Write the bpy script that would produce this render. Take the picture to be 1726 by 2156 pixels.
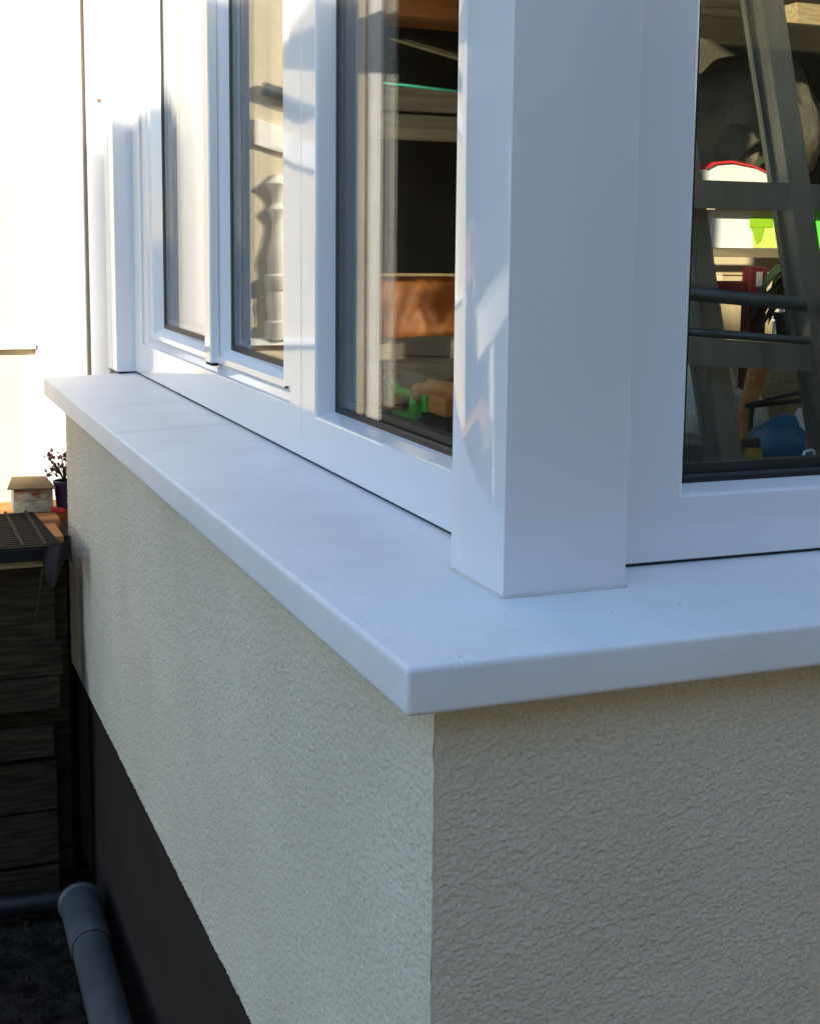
import bpy, bmesh, math, random
import numpy as np
from mathutils import Vector, Matrix

# ------------------------------------------------------------------ camera, sky, sun
for o in list(bpy.data.objects):
    bpy.data.objects.remove(o, do_unlink=True)
scene = bpy.context.scene
COL = scene.collection
random.seed(7)
RNG = np.random.default_rng(7)

YAW, PITCH, ROLL = -0.4047, 0.1416, 0.0160
d = Vector((-math.sin(YAW) * math.cos(PITCH), math.cos(YAW) * math.cos(PITCH), -math.sin(PITCH)))
r = d.cross(Vector((0, 0, 1))).normalized()
u = r.cross(d)
r2 = r * math.cos(ROLL) + u * math.sin(ROLL)
u2 = u * math.cos(ROLL) - r * math.sin(ROLL)
cam_d = bpy.data.cameras.new('camera')
cam = bpy.data.objects.new('camera', cam_d)
COL.objects.link(cam)
M = Matrix.Identity(4)
for i in range(3):
    M[i][0], M[i][1], M[i][2] = r2[i], u2[i], -d[i]
M[0][3], M[1][3], M[2][3] = -0.3806, -0.9971, 0.3334
cam.matrix_world = M
cam_d.sensor_fit = 'HORIZONTAL'
cam_d.sensor_width = 36.0
cam_d.lens = 36.0 * 2982.8 / 1726.0
cam_d.shift_x = -117.7 / 1726.0
cam_d.shift_y = -152.4 / 1726.0
cam_d.clip_start = 0.02
cam_d.clip_end = 600
scene.camera = cam

ELEV = math.radians(20.0)
TO_SUN = Vector((-0.8 * math.cos(ELEV), -0.6 * math.cos(ELEV), math.sin(ELEV)))
world = bpy.data.worlds.new('World')
scene.world = world
world.use_nodes = True
nt = world.node_tree
bg = nt.nodes['Background']
sky = nt.nodes.new('ShaderNodeTexSky')
sky.sky_type = 'NISHITA'
sky.sun_disc = False
sky.sun_elevation = ELEV
sky.sun_rotation = math.atan2(TO_SUN.x, TO_SUN.y)
sky.air_density = 1.15
sky.dust_density = 0.2
sky.ozone_density = 3.2
nt.links.new(sky.outputs[0], bg.inputs[0])
bg.inputs[1].default_value = 0.137
sun_d = bpy.data.lights.new('sun', 'SUN')
sun_d.energy = 5.0
sun_d.angle = math.radians(0.6)
sun_d.color = (1.0, 0.90, 0.74)
sun = bpy.data.objects.new('sun', sun_d)
COL.objects.link(sun)
sun.rotation_euler = (-TO_SUN).to_track_quat('-Z', 'Y').to_euler()
sun.location = (-8, -6, 8)
vs = scene.view_settings
vs.view_transform = 'Standard'
vs.look = 'None'
vs.gamma = 1.0
vs.use_curve_mapping = False
vs.exposure = 1.44
scene.cycles.max_bounces = 10
scene.cycles.transparent_max_bounces = 24

# ------------------------------------------------------------------ materials
def nodes(m):
    m.use_nodes = True
    t = m.node_tree
    return t, t.nodes, t.links, t.nodes['Principled BSDF']

def mat(name, col, rough=0.5, spec=0.5, metal=0.0, var=0.0, vscale=8.0, bump=0.0, bscale=60.0,
        col2=None, stretch=None, bdist=0.002, detail=4.0):
    m = bpy.data.materials.new(name)
    t, N, L, p = nodes(m)
    p.inputs['Base Color'].default_value = (*col, 1)
    p.inputs['Roughness'].default_value = rough
    p.inputs['Specular IOR Level'].default_value = spec
    p.inputs['Metallic'].default_value = metal
    co = None
    if var or bump or col2:
        tc = N.new('ShaderNodeTexCoord')
        co = tc.outputs['Object']
        if stretch:
            mp = N.new('ShaderNodeMapping')
            mp.inputs['Scale'].default_value = stretch
            L.new(co, mp.inputs[0])
            co = mp.outputs[0]
    if var or col2:
        no = N.new('ShaderNodeTexNoise')
        no.inputs['Scale'].default_value = vscale
        no.inputs['Detail'].default_value = detail
        L.new(co, no.inputs['Vector'])
        cr = N.new('ShaderNodeValToRGB')
        c2 = col2 if col2 else tuple(max(0, c * (1 - var)) for c in col)
        c1 = col if col2 else tuple(min(1, c * (1 + var)) for c in col)
        cr.color_ramp.elements[0].position = 0.35
        cr.color_ramp.elements[1].position = 0.65
        cr.color_ramp.elements[0].color = (*c2, 1)
        cr.color_ramp.elements[1].color = (*c1, 1)
        L.new(no.outputs['Fac'], cr.inputs[0])
        L.new(cr.outputs[0], p.inputs['Base Color'])
    if bump:
        nb = N.new('ShaderNodeTexNoise')
        nb.inputs['Scale'].default_value = bscale
        nb.inputs['Detail'].default_value = 3
        L.new(co, nb.inputs['Vector'])
        b = N.new('ShaderNodeBump')
        b.inputs['Strength'].default_value = bump
        b.inputs['Distance'].default_value = bdist
        L.new(nb.outputs['Fac'], b.inputs['Height'])
        L.new(b.outputs[0], p.inputs['Normal'])
    return m

def glass_mat(name, tint=(0.975, 0.985, 0.975)):
    m = bpy.data.materials.new(name)
    m.use_nodes = True
    t = m.node_tree
    N, L = t.nodes, t.links
    N.clear()
    out = N.new('ShaderNodeOutputMaterial')
    mix = N.new('ShaderNodeMixShader')
    tr = N.new('ShaderNodeBsdfTransparent')
    tr.inputs[0].default_value = (*tint, 1)
    gl = N.new('ShaderNodeBsdfGlossy')
    gl.inputs['Roughness'].default_value = 0.0
    fr = N.new('ShaderNodeFresnel')
    ge = N.new('ShaderNodeNewGeometry')
    mi = N.new('ShaderNodeMix')          # same glass index from both sides of the sheet
    mi.data_type = 'FLOAT'
    mi.inputs['A'].default_value = 1.52
    mi.inputs['B'].default_value = 1 / 1.52
    L.new(ge.outputs['Backfacing'], mi.inputs['Factor'])
    L.new(mi.outputs['Result'], fr.inputs['IOR'])
    L.new(fr.outputs[0], mix.inputs[0])
    L.new(tr.outputs[0], mix.inputs[1])
    L.new(gl.outputs[0], mix.inputs[2])
    L.new(mix.outputs[0], out.inputs[0])
    return m

MT = {}
MT['pvc'] = mat('white_pvc', (0.79, 0.79, 0.79), rough=0.055, spec=0.55, bump=0.05, bscale=190, bdist=0.0005)
MT['gasket'] = mat('black_gasket', (0.008, 0.009, 0.011), rough=0.55)
MT['glass'] = glass_mat('window_glass')
MT['gap'] = mat('shadow_gap_black', (0.02, 0.022, 0.027), rough=0.8)
MT['spacer'] = mat('spacer_grey', (0.03, 0.032, 0.036), rough=0.4)
MT['caulk'] = mat('caulk', (0.62, 0.60, 0.55), rough=0.6)

def render_mat():
    m = mat('scraped_render', (0.72, 0.62, 0.45), rough=0.95, spec=0.15)
    t, N, L, p = nodes(m)
    tc = N.new('ShaderNodeTexCoord')
    n1 = N.new('ShaderNodeTexNoise'); n1.inputs['Scale'].default_value = 5; n1.inputs['Detail'].default_value = 6
    n2 = N.new('ShaderNodeTexNoise'); n2.inputs['Scale'].default_value = 330; n2.inputs['Detail'].default_value = 2
    L.new(tc.outputs['Object'], n1.inputs['Vector']); L.new(tc.outputs['Object'], n2.inputs['Vector'])
    c1 = N.new('ShaderNodeValToRGB')
    c1.color_ramp.elements[0].position = 0.3; c1.color_ramp.elements[1].position = 0.7
    c1.color_ramp.elements[0].color = (0.65, 0.58, 0.445, 1); c1.color_ramp.elements[1].color = (0.735, 0.66, 0.515, 1)
    L.new(n1.outputs['Fac'], c1.inputs[0])
    c2 = N.new('ShaderNodeValToRGB')
    c2.color_ramp.elements[0].position = 0.3; c2.color_ramp.elements[1].position = 0.6
    c2.color_ramp.elements[0].color = (0.78, 0.78, 0.78, 1); c2.color_ramp.elements[1].color = (1, 1, 1, 1)
    L.new(n2.outputs['Fac'], c2.inputs[0])
    mx = N.new('ShaderNodeMix'); mx.data_type = 'RGBA'; mx.blend_type = 'MULTIPLY'; mx.inputs['Factor'].default_value = 1
    L.new(c1.outputs[0], mx.inputs['A']); L.new(c2.outputs[0], mx.inputs['B'])
    L.new(mx.outputs['Result'], p.inputs['Base Color'])
    b = N.new('ShaderNodeBump'); b.inputs['Strength'].default_value = 0.5; b.inputs['Distance'].default_value = 0.0008
    L.new(n2.outputs['Fac'], b.inputs['Height']); L.new(b.outputs[0], p.inputs['Normal'])
    return m
MT['render'] = render_mat()

def sill_mat():
    m = mat('coated_sill', (0.78, 0.78, 0.79), rough=0.5, spec=0.4)
    t, N, L, p = nodes(m)
    tc = N.new('ShaderNodeTexCoord')
    n1 = N.new('ShaderNodeTexNoise'); n1.inputs['Scale'].default_value = 7; n1.inputs['Detail'].default_value = 7
    n1.inputs['Roughness'].default_value = 0.65
    n2 = N.new('ShaderNodeTexNoise'); n2.inputs['Scale'].default_value = 900; n2.inputs['Detail'].default_value = 2
    for n in (n1, n2): L.new(tc.outputs['Object'], n.inputs['Vector'])
    cr = N.new('ShaderNodeValToRGB')
    cr.color_ramp.elements[0].position = 0.25; cr.color_ramp.elements[1].position = 0.6
    cr.color_ramp.elements[0].color = (0.70, 0.70, 0.695, 1); cr.color_ramp.elements[1].color = (0.80, 0.80, 0.80, 1)
    n6 = N.new('ShaderNodeTexNoise'); n6.inputs['Scale'].default_value = 520; n6.inputs['Detail'].default_value = 3
    L.new(tc.outputs['Object'], n6.inputs['Vector'])
    ad = N.new('ShaderNodeMath'); ad.operation = 'MULTIPLY_ADD'; ad.inputs[1].default_value = 1.1
    L.new(n6.outputs['Fac'], ad.inputs[0]); 
    sb = N.new('ShaderNodeMath'); sb.operation = 'SUBTRACT'; sb.inputs[1].default_value = 0.55
    L.new(n1.outputs['Fac'], sb.inputs[0]); L.new(sb.outputs[0], ad.inputs[2])
    L.new(ad.outputs[0], cr.inputs[0])
    # faint dirty band left across the sill at its joint
    sx = N.new('ShaderNodeSeparateXYZ'); L.new(tc.outputs['Object'], sx.inputs[0])
    def mth(op, a, b_=None):
        q = N.new('ShaderNodeMath'); q.operation = op
        if isinstance(a, float): q.inputs[0].default_value = a
        else: L.new(a, q.inputs[0])
        if b_ is not None:
            if isinstance(b_, float): q.inputs[1].default_value = b_
            else: L.new(b_, q.inputs[1])
        return q.outputs[0]
    dist = mth('ABSOLUTE', mth('SUBTRACT', mth('ADD', sx.outputs['Y'], mth('MULTIPLY', n1.outputs['Fac'], 0.02)), 1.406))
    mr = N.new('ShaderNodeMapRange'); mr.interpolation_type = 'SMOOTHSTEP'
    mr.inputs[1].default_value = 0.0; mr.inputs[2].default_value = 0.026; mr.inputs[3].default_value = 0.45; mr.inputs[4].default_value = 0.0
    L.new(dist, mr.inputs[0])
    msk = mth('MULTIPLY', mth('MULTIPLY', mr.outputs[0], mth('LESS_THAN', sx.outputs['X'], 0.2)), mth('GREATER_THAN', sx.outputs['X'], 0.003))
    mx = N.new('ShaderNodeMix'); mx.data_type = 'RGBA'
    L.new(msk, mx.inputs['Factor']); L.new(cr.outputs[0], mx.inputs['A']); mx.inputs['B'].default_value = (0.60, 0.585, 0.55, 1)
    L.new(mx.outputs['Result'], p.inputs['Base Color'])
    b = N.new('ShaderNodeBump'); b.inputs['Strength'].default_value = 0.35; b.inputs['Distance'].default_value = 0.0004
    L.new(n2.outputs['Fac'], b.inputs['Height']); L.new(b.outputs[0], p.inputs['Normal'])
    return m
MT['sill'] = sill_mat()
MT['plinth'] = mat('plinth_paint', (0.034, 0.025, 0.020), rough=0.85, spec=0.2, var=0.12, vscale=9, bump=0.3, bscale=90)
MT['cream'] = mat('cream_render', (0.62, 0.54, 0.385), rough=0.95, spec=0.15, var=0.05, vscale=5, bump=0.8, bscale=240, bdist=0.002)
MT['grey_render'] = mat('grey_neighbour_render', (0.42, 0.40, 0.36), rough=0.95, spec=0.1, var=0.12, vscale=1.5, bump=0.5, bscale=60)
MT['warm_bounce_render'] = mat('warm_bounce_render', (0.58, 0.37, 0.17), rough=0.95, spec=0.1, var=0.15, vscale=2, bump=0.5, bscale=60)  # ochre picked to bounce warm light at the right wall
MT['paving'] = mat('warm_bounce_concrete', (0.54, 0.41, 0.25), rough=0.9, spec=0.2, var=0.1, vscale=6, bump=0.4, bscale=120)  # warm tone picked for the light it throws up under the sill
MT['soil'] = mat('soil', (0.035, 0.028, 0.020), col2=(0.009, 0.007, 0.006), rough=0.98, spec=0.1, vscale=22, bump=1.0, bscale=40, bdist=0.02, detail=8)
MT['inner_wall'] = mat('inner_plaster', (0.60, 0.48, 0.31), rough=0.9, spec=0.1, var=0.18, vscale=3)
MT['dark_wall'] = mat('shade_plaster', (0.075, 0.066, 0.045), rough=0.9, spec=0.1, var=0.3, vscale=2.5)  # darker copy of the inner plaster, its tone stands in for shade indoors
MT['floor'] = mat('dusty_screed', (0.16, 0.14, 0.11), rough=0.9, var=0.3, vscale=4)
MT['ceiling'] = mat('ceiling_board', (0.16, 0.13, 0.09), rough=0.9, var=0.2, vscale=3)
MT['tile_roof'] = mat('roof_cap', (0.20, 0.17, 0.15), rough=0.7, var=0.2, vscale=6)
MT['old_wood'] = mat('weathered_wood', (0.050, 0.035, 0.020), col2=(0.015, 0.011, 0.006), rough=0.85, spec=0.2, vscale=14, stretch=(1, 6, 9), bump=0.5, bscale=40, detail=8)
MT['pale_wood'] = mat('pale_wood', (0.36, 0.27, 0.13), col2=(0.24, 0.17, 0.08), rough=0.75, spec=0.2, vscale=18, stretch=(1, 5, 8), bump=0.3, bscale=60, detail=8)
MT['orange_wood'] = mat('orange_wood', (0.58, 0.27, 0.09), col2=(0.44, 0.18, 0.05), rough=0.7, spec=0.3, vscale=10, stretch=(1, 5, 7), bump=0.2, bscale=60)
MT['rubber'] = mat('rubber', (0.010, 0.010, 0.009), rough=0.85, spec=0.2)
MT['grey_pipe'] = mat('grey_drain_pvc', (0.082, 0.088, 0.092), rough=0.42, spec=0.5, var=0.18, vscale=14, bump=0.1, bscale=80)
MT['dark_pipe'] = mat('dark_pipe', (0.014, 0.015, 0.018), rough=0.35, spec=0.5)
MT['alu'] = mat('aluminium', (0.44, 0.44, 0.41), rough=0.30, metal=0.8, var=0.2, vscale=20, stretch=(1, 1, 0.2))
MT['alu_dark'] = mat('dull_aluminium', (0.16, 0.18, 0.18), rough=0.45, metal=0.6, var=0.2, vscale=20)
MT['black'] = mat('black_plastic', (0.012, 0.012, 0.013), rough=0.45)
MT['white'] = mat('white_paint', (0.78, 0.77, 0.74), rough=0.6, var=0.04, vscale=10)
MT['stone_white'] = mat('white_cast_stone', (0.80, 0.77, 0.68), rough=0.8, var=0.06, vscale=20)
MT['card'] = mat('cardboard', (0.20, 0.14, 0.08), rough=0.9, spec=0.1, var=0.12, vscale=20)
MT['beige_card'] = mat('beige_cardboard', (0.58, 0.43, 0.25), rough=0.9, spec=0.1, var=0.14, vscale=7, stretch=(3, 1, 0.4))
MT['purple'] = mat('purple_pot', (0.055, 0.03, 0.085), rough=0.5)
MT['dry'] = mat('dried_flowers', (0.22, 0.09, 0.13), rough=0.9, var=0.4, vscale=60)
MT['dark_cloth'] = mat('dark_sheeting', (0.055, 0.043, 0.040), rough=0.8, bump=0.4, bscale=40)
MT['leaf'] = mat('dark_leaf', (0.028, 0.045, 0.020), rough=0.5, var=0.35, vscale=30)
MT['red'] = mat('dark_red_paint', (0.085, 0.008, 0.010), rough=0.45, var=0.15, vscale=15)
MT['bright_red'] = mat('bright_red', (0.55, 0.03, 0.03), rough=0.5)
MT['green'] = mat('toy_green', (0.12, 0.72, 0.07), rough=0.38)
MT['toy_orange'] = mat('toy_orange', (0.85, 0.28, 0.09), rough=0.35)
MT['skin'] = mat('toy_skin', (0.60, 0.30, 0.13), rough=0.4)
MT['lime'] = mat('lime_print', (0.30, 0.52, 0.02), rough=0.5)
MT['pale_lime'] = mat('pale_lime_print', (0.62, 0.70, 0.14), rough=0.5)
MT['blue'] = mat('blue_plastic_sack', (0.02, 0.13, 0.26), rough=0.4, var=0.3, vscale=12, bump=0.5, bscale=30)
MT['plastic'] = mat('milky_plastic', (0.76, 0.73, 0.62), rough=0.35, var=0.15, vscale=14, bump=0.6, bscale=22, bdist=0.01)
MT['sheet'] = mat('dusty_sheet', (0.14, 0.12, 0.08), rough=0.9, var=0.35, vscale=7, bump=0.6, bscale=9, bdist=0.02)
MT['grey'] = mat('grey_card', (0.16, 0.17, 0.16), rough=0.8, var=0.15, vscale=12)
MT['shelf'] = mat('shelf_board', (0.17, 0.13, 0.075), rough=0.75, var=0.25, vscale=9, stretch=(1, 5, 5))
MT['yellow'] = mat('yellow_plastic', (0.45, 0.27, 0.02), rough=0.4)
MT['green_line'] = mat('green_line', (0.05, 0.55, 0.30), rough=0.5)
MT['yellow_line'] = mat('yellow_line', (0.75, 0.62, 0.25), rough=0.5)
MT['tarp'] = mat('orange_tarpaulin', (0.50, 0.20, 0.05), rough=0.55, var=0.35, vscale=4, bump=0.8, bscale=6, bdist=0.05)
MT['dark_board'] = mat('shade_boards', (0.024, 0.021, 0.014), rough=0.8, var=0.35, vscale=6)  # near-black tone stands in for shade inside the shed and room
MT['beam'] = mat('grey_beam', (0.34, 0.30, 0.20), rough=0.85, var=0.25, vscale=6, stretch=(0.4, 4, 8))
MT['plaster_grey'] = mat('grey_stone', (0.035, 0.031, 0.023), rough=0.9, var=0.4, vscale=9, bump=0.7, bscale=20, bdist=0.02)

# ------------------------------------------------------------------ helpers
def link(name, me, material=None, parent=None):
    o = bpy.data.objects.new(name, me)
    COL.objects.link(o)
    if material is not None and me is not None:
        me.materials.append(MT[material])
    if parent is not None:
        o.parent = parent
        o.matrix_parent_inverse = Matrix.Translation(parent.matrix_world.translation).inverted() if False else Matrix.Identity(4)
        o.location = -Vector(parent_world(parent))
    return o

def parent_world(p):
    v = Vector(p.location)
    q = p.parent
    while q is not None:
        v += Vector(q.location)
        q = q.parent
    return v

def tag(o, label, cat=None, group=None):
    o['label'] = label
    if cat: o['category'] = cat
    if group: o['group'] = group
    return o

def thing(name, label, cat, loc, group=None):
    o = bpy.data.objects.new(name, None)
    o.empty_display_size = 0.05
    COL.objects.link(o)
    o.location = loc
    return tag(o, label, cat, group)

def to_mesh(bm, name, smooth=False):
    bmesh.ops.recalc_face_normals(bm, faces=bm.faces)
    me = bpy.data.meshes.new(name)
    bm.to_mesh(me)
    bm.free()
    if smooth:
        me.shade_smooth()
    return me

def bevel(bm, w, seg=2):
    if w > 0:
        bmesh.ops.bevel(bm, geom=list(bm.edges), offset=w, segments=seg, affect='EDGES', profile=0.6)

def prism_bm(bm, base, top):
    vb = [bm.verts.new(p) for p in base]
    vt = [bm.verts.new(p) for p in top]
    n = len(vb)
    bm.faces.new(vb[::-1]); bm.faces.new(vt)
    for i in range(n):
        bm.faces.new((vb[i], vb[(i + 1) % n], vt[(i + 1) % n], vt[i]))

def box_bm(bm, a, b, rot=None, bev=0.0):
    t = bmesh.new()
    x0, y0, z0 = a; x1, y1, z1 = b
    prism_bm(t, [(x0, y0, z0), (x1, y0, z0), (x1, y1, z0), (x0, y1, z0)], [(x0, y0, z1), (x1, y0, z1), (x1, y1, z1), (x0, y1, z1)])
    if bev:
        bevel(t, bev)
    if rot is not None:
        c = (Vector(a) + Vector(b)) / 2
        bmesh.ops.rotate(t, cent=c, matrix=rot, verts=t.verts)
    join(bm, t)

def join(bm, t):
    me = bpy.data.meshes.new('tmp')
    t.to_mesh(me); t.free()
    bm.from_mesh(me)
    bpy.data.meshes.remove(me)

def box(name, a, b, material, parent=None, bev=0.0, rot=None):
    bm = bmesh.new()
    box_bm(bm, a, b, rot, bev)
    return link(name, to_mesh(bm, name, False), material, parent)

def poly(name, pts2, axis, lo, hi, material, parent=None, bev=0.0):
    """closed outline pts2 pushed along an axis: 'x' (y,z), 'y' (x,z), 'z' (x,y)"""
    bm = bmesh.new()
    def P(a, b, t):
        return {'x': (t, a, b), 'y': (a, t, b), 'z': (a, b, t)}[axis]
    prism_bm(bm, [P(a, b, lo) for a, b in pts2], [P(a, b, hi) for a, b in pts2])
    bmesh.ops.recalc_face_normals(bm, faces=bm.faces)
    bevel(bm, bev)
    return link(name, to_mesh(bm, name), material, parent)

def tube_bm(bm, pts, rad, seg=12, cap=True):
    pts = [Vector(p) for p in pts]
    rads = rad if isinstance(rad, (list, tuple)) else [rad] * len(pts)
    rings = []
    up = None
    for i, p in enumerate(pts):
        t = (pts[min(i + 1, len(pts) - 1)] - pts[max(i - 1, 0)])
        if t.length < 1e-7: t = Vector((0, 0, 1))
        t.normalize()
        if up is None:
            up = Vector((0, 0, 1)) if abs(t.z) < 0.9 else Vector((1, 0, 0))
        a = t.cross(up).normalized(); b = a.cross(t).normalized(); up = b
        rings.append([bm.verts.new(p + (a * math.cos(k * 2 * math.pi / seg) + b * math.sin(k * 2 * math.pi / seg)) * rads[i]) for k in range(seg)])
    for i in range(len(rings) - 1):
        for k in range(seg):
            bm.faces.new((rings[i][k], rings[i][(k + 1) % seg], rings[i + 1][(k + 1) % seg], rings[i + 1][k]))
    if cap:
        bm.faces.new(rings[0][::-1]); bm.faces.new(rings[-1])

def tube(name, pts, rad, material, parent=None, seg=12, smooth=True):
    bm = bmesh.new()
    tube_bm(bm, pts, rad, seg)
    me = to_mesh(bm, name)
    if smooth: smooth_auto(me)
    return link(name, me, material, parent)

def smooth_auto(me, ang=40):
    me.shade_smooth()
    bm = bmesh.new(); bm.from_mesh(me)
    for e in bm.edges:
        if len(e.link_faces) == 2 and e.calc_face_angle(0) > math.radians(ang):
            e.smooth = False
    bm.to_mesh(me); bm.free()

def lathe(name, prof, c, material, parent=None, seg=20):
    bm = bmesh.new()
    tube_bm(bm, [(c[0], c[1], c[2] + z) for rr, z in prof], [max(rr, 1e-4) for rr, z in prof], seg)
    me = to_mesh(bm, name); smooth_auto(me, 50)
    return link(name, me, material, parent)

def lump(name, c, size, material, parent=None, amp=0.18, freq=2.2, sub=3, flat=None, seed=0):
    """crumpled closed body (sack, cloth over something)"""
    from mathutils import noise
    bm = bmesh.new()
    bmesh.ops.create_icosphere(bm, subdivisions=sub, radius=1.0)
    for v in bm.verts:
        n = v.co.normalized()
        k = 1 + amp * noise.noise(n * freq + Vector((seed * 3.1, seed, 0))) + amp * 0.5 * noise.noise(n * freq * 3 + Vector((seed, 0, 5)))
        # pleats towards the bottom
        k += 0.06 * amp / 0.18 * math.sin(math.atan2(n.y, n.x) * 9 + seed) * (1 - abs(n.z))
        q = n * k
        q.z = max(q.z, flat) if flat is not None else q.z
        v.co = Vector((c[0] + q.x * size[0], c[1] + q.y * size[1], c[2] + q.z * size[2]))
    me = to_mesh(bm, name, True)
    return link(name, me, material, parent)

def frame(name, stages, axis, material, parent, depth0=None):
    """picture-frame profile: each stage = (depth, a0, a1, z0, z1) rectangle; stages are bridged in order and closed"""
    bm = bmesh.new()
    loops = []
    for dpt, a0, a1, z0, z1 in stages:
        pts = [(a0, z0), (a1, z0), (a1, z1), (a0, z1)]
        loops.append([bm.verts.new((dpt, a, z) if axis == 'x' else (a, dpt, z)) for a, z in pts])
    n = len(loops)
    for i in range(n):
        A, B = loops[i], loops[(i + 1) % n]
        for k in range(4):
            bm.faces.new((A[k], A[(k + 1) % 4], B[(k + 1) % 4], B[k]))
    return link(name, to_mesh(bm, name), material, parent)

def inset_stages(rect, prof):
    """rect (a0,a1,z0,z1); prof list of (depth,(near,far,bottom,top))"""
    a0, a1, z0, z1 = rect
    return [(dpt, a0 + i[0], a1 - i[1], z0 + i[2], z1 - i[3]) for dpt, i in prof]

def pane(axis, d0, rect, parent, gask, th=0.004, gap=0.020, name='pane'):
    """double glazing: outer sheet, inner sheet, dark spacer and gasket"""
    a0, a1, z0, z1 = rect
    def bx(nm, lo, hi, m, e=0.0):
        A = (lo, a0 + e, z0 + e) if axis == 'x' else (a0 + e, lo, z0 + e)
        B = (hi, a1 - e, z1 - e) if axis == 'x' else (a1 - e, hi, z1 - e)
        return box(nm, A, B, m, parent)
    bx(name, d0, d0 + th, 'glass')
    bx(name, d0 + gap, d0 + gap + th, 'glass')
    s = gask + 0.010
    frame('spacer', [(d0 + th + .0005, a0, a1, z0, z1), (d0 + gap - .0005, a0, a1, z0, z1),
                     (d0 + gap - .0005, a0 + s, a1 - s, z0 + s, z1 - s), (d0 + th + .0005, a0 + s, a1 - s, z0 + s, z1 - s)], axis, 'spacer', parent)
    g = gask
    frame('gasket', [(d0 - .0002, a0 - .003, a1 + .003, z0 - .003, z1 + .003), (d0 - .003, a0 - .003, a1 + .003, z0 - .003, z1 + .003),
                     (d0 - .0025, a0 + g * .6, a1 - g * .6, z0 + g * .6, z1 - g * .6), (d0 - .0002, a0 + g, a1 - g, z0 + g, z1 - g)], axis, 'gasket', parent)

# ------------------------------------------------------------------ the setting
GZ = -1.11
bm = bmesh.new()
vs_ = [bm.verts.new((x, y, GZ)) for x, y in ((-220, -220), (220, -220), (220, 220), (-220, 220))]
bm.faces.new(vs_)
g = link('ground', to_mesh(bm, 'ground'), 'soil')
g['kind'] = 'structure'

# unseen paving added to bounce warm light up onto the bay
random.seed(21)
pth = bpy.data.objects.new('bounce_paving', None); COL.objects.link(pth); pth.location = (1.5, -1.8, GZ); pth['kind'] = 'structure'
for i in range(12):
    for j in range(6):
        x0, y0 = -2.0 + i * .5, -3.35 + j * .5
        zt = GZ + .045 + random.uniform(-.003, .003)
        box('bounce_slab', (x0, y0, GZ - .01), (x0 + .492, y0 + .492, zt), 'paving', pth, bev=.004)

# ------------------------------------------------------------------ bay extension
bay = thing('bay_extension', 'cream rendered bay extension with white windows, white sill and dark plinth', 'building', (0.04, 0.04, GZ))

def fftblur(n, sx, sy):
    F = np.fft.rfft2(n)
    fx = np.fft.fftfreq(n.shape[0])[:, None]; fy = np.fft.rfftfreq(n.shape[1])[None, :]
    F *= np.exp(-2 * (np.pi ** 2) * ((fx * sx) ** 2 + (fy * sy) ** 2))
    o = np.fft.irfft2(F, s=n.shape)
    return (o - o.mean()) / o.std()

def relief(name, axis, fixed, a0, a1, z0, z1, da, dz, parent, amp):
    """scraped render: a real relief of short horizontal ridges and pits"""
    na = int(round((a1 - a0) / da)) + 1; nz = int(round((z1 - z0) / dz)) + 1
    A, Z = np.meshgrid(np.linspace(a0, a1, na), np.linspace(z0, z1, nz), indexing='ij')
    n2 = fftblur(RNG.standard_normal((na, nz)), 0.0012 / da, 0.0009 / dz)
    n3 = fftblur(RNG.standard_normal((na, nz)), 0.014 / da, 0.008 / dz)
    n5 = fftblur(RNG.standard_normal((na, nz)), 0.0040 / da, 0.0022 / dz)
    CA, CZ = 0.0056, 0.0037                      # grain pitch
    ga = A / CA + 0.35 * n5; gz = Z / CZ + 0.15 * n3 + 0.3 * n2 + 0.2 * n5
    ia = np.floor(ga).astype(int); iz = np.floor(gz).astype(int)
    def hsh(i, j, k):
        q = (i * 374761393 + j * 668265263 + k * 974634777) & 0x7fffffff
        q = ((q ^ (q >> 13)) * 1274126177) & 0x7fffffff
        return ((q ^ (q >> 16)) & 0xffff) / 65535.0
    h = np.full(A.shape, -1.0)
    for i in (-1, 0, 1):
        for j in (-1, 0, 1):
            ci, cj = ia + i, iz + j
            dx = ga - (ci + 0.15 + 0.7 * hsh(ci, cj, 1)); dy = gz - (cj + 0.15 + 0.7 * hsh(ci, cj, 2))
            hh = hsh(ci, cj, 3) ** 1.5
            rr = 0.55 + 0.55 * hsh(ci, cj, 4)
            h = np.maximum(h, (0.25 + 0.9 * hh) - (dx * dx + dy * dy) / (rr * rr))
    h = np.clip(h, -0.55, 1.2) + 0.18 * n2 + 0.12 * n3
    w_e = np.clip((A - a0) / 0.005, 0, 1)            # both faces close up along the arris
    h = h * w_e + (1 - w_e) * (0.35 + 0.35 * fftblur(np.repeat(np.random.default_rng(3).standard_normal((1, nz)), 2, 0), 0.01, 2.5)[0][None, :])
    h *= amp
    if axis == 'x':
        co = np.stack([fixed - h, A, Z], -1)
    else:
        co = np.stack([A, fixed - h, Z], -1)
    co = co.reshape(-1, 3).astype(np.float32)
    i = np.arange(na * nz).reshape(na, nz)
    q = np.stack([i[:-1, :-1], i[1:, :-1], i[1:, 1:], i[:-1, 1:]], -1).reshape(-1, 4)
    if axis == 'x':
        q = q[:, ::-1]
    me = bpy.data.meshes.new(name)
    me.vertices.add(len(co)); me.vertices.foreach_set('co', co.ravel())
    me.loops.add(q.size); me.loops.foreach_set('vertex_index', q.ravel().astype(np.int32))
    me.polygons.add(len(q)); me.polygons.foreach_set('loop_start', (np.arange(len(q)) * 4).astype(np.int32))
    me.update(calc_edges=True)
    me.shade_smooth()
    return link(name, me, 'render', parent)

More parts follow.
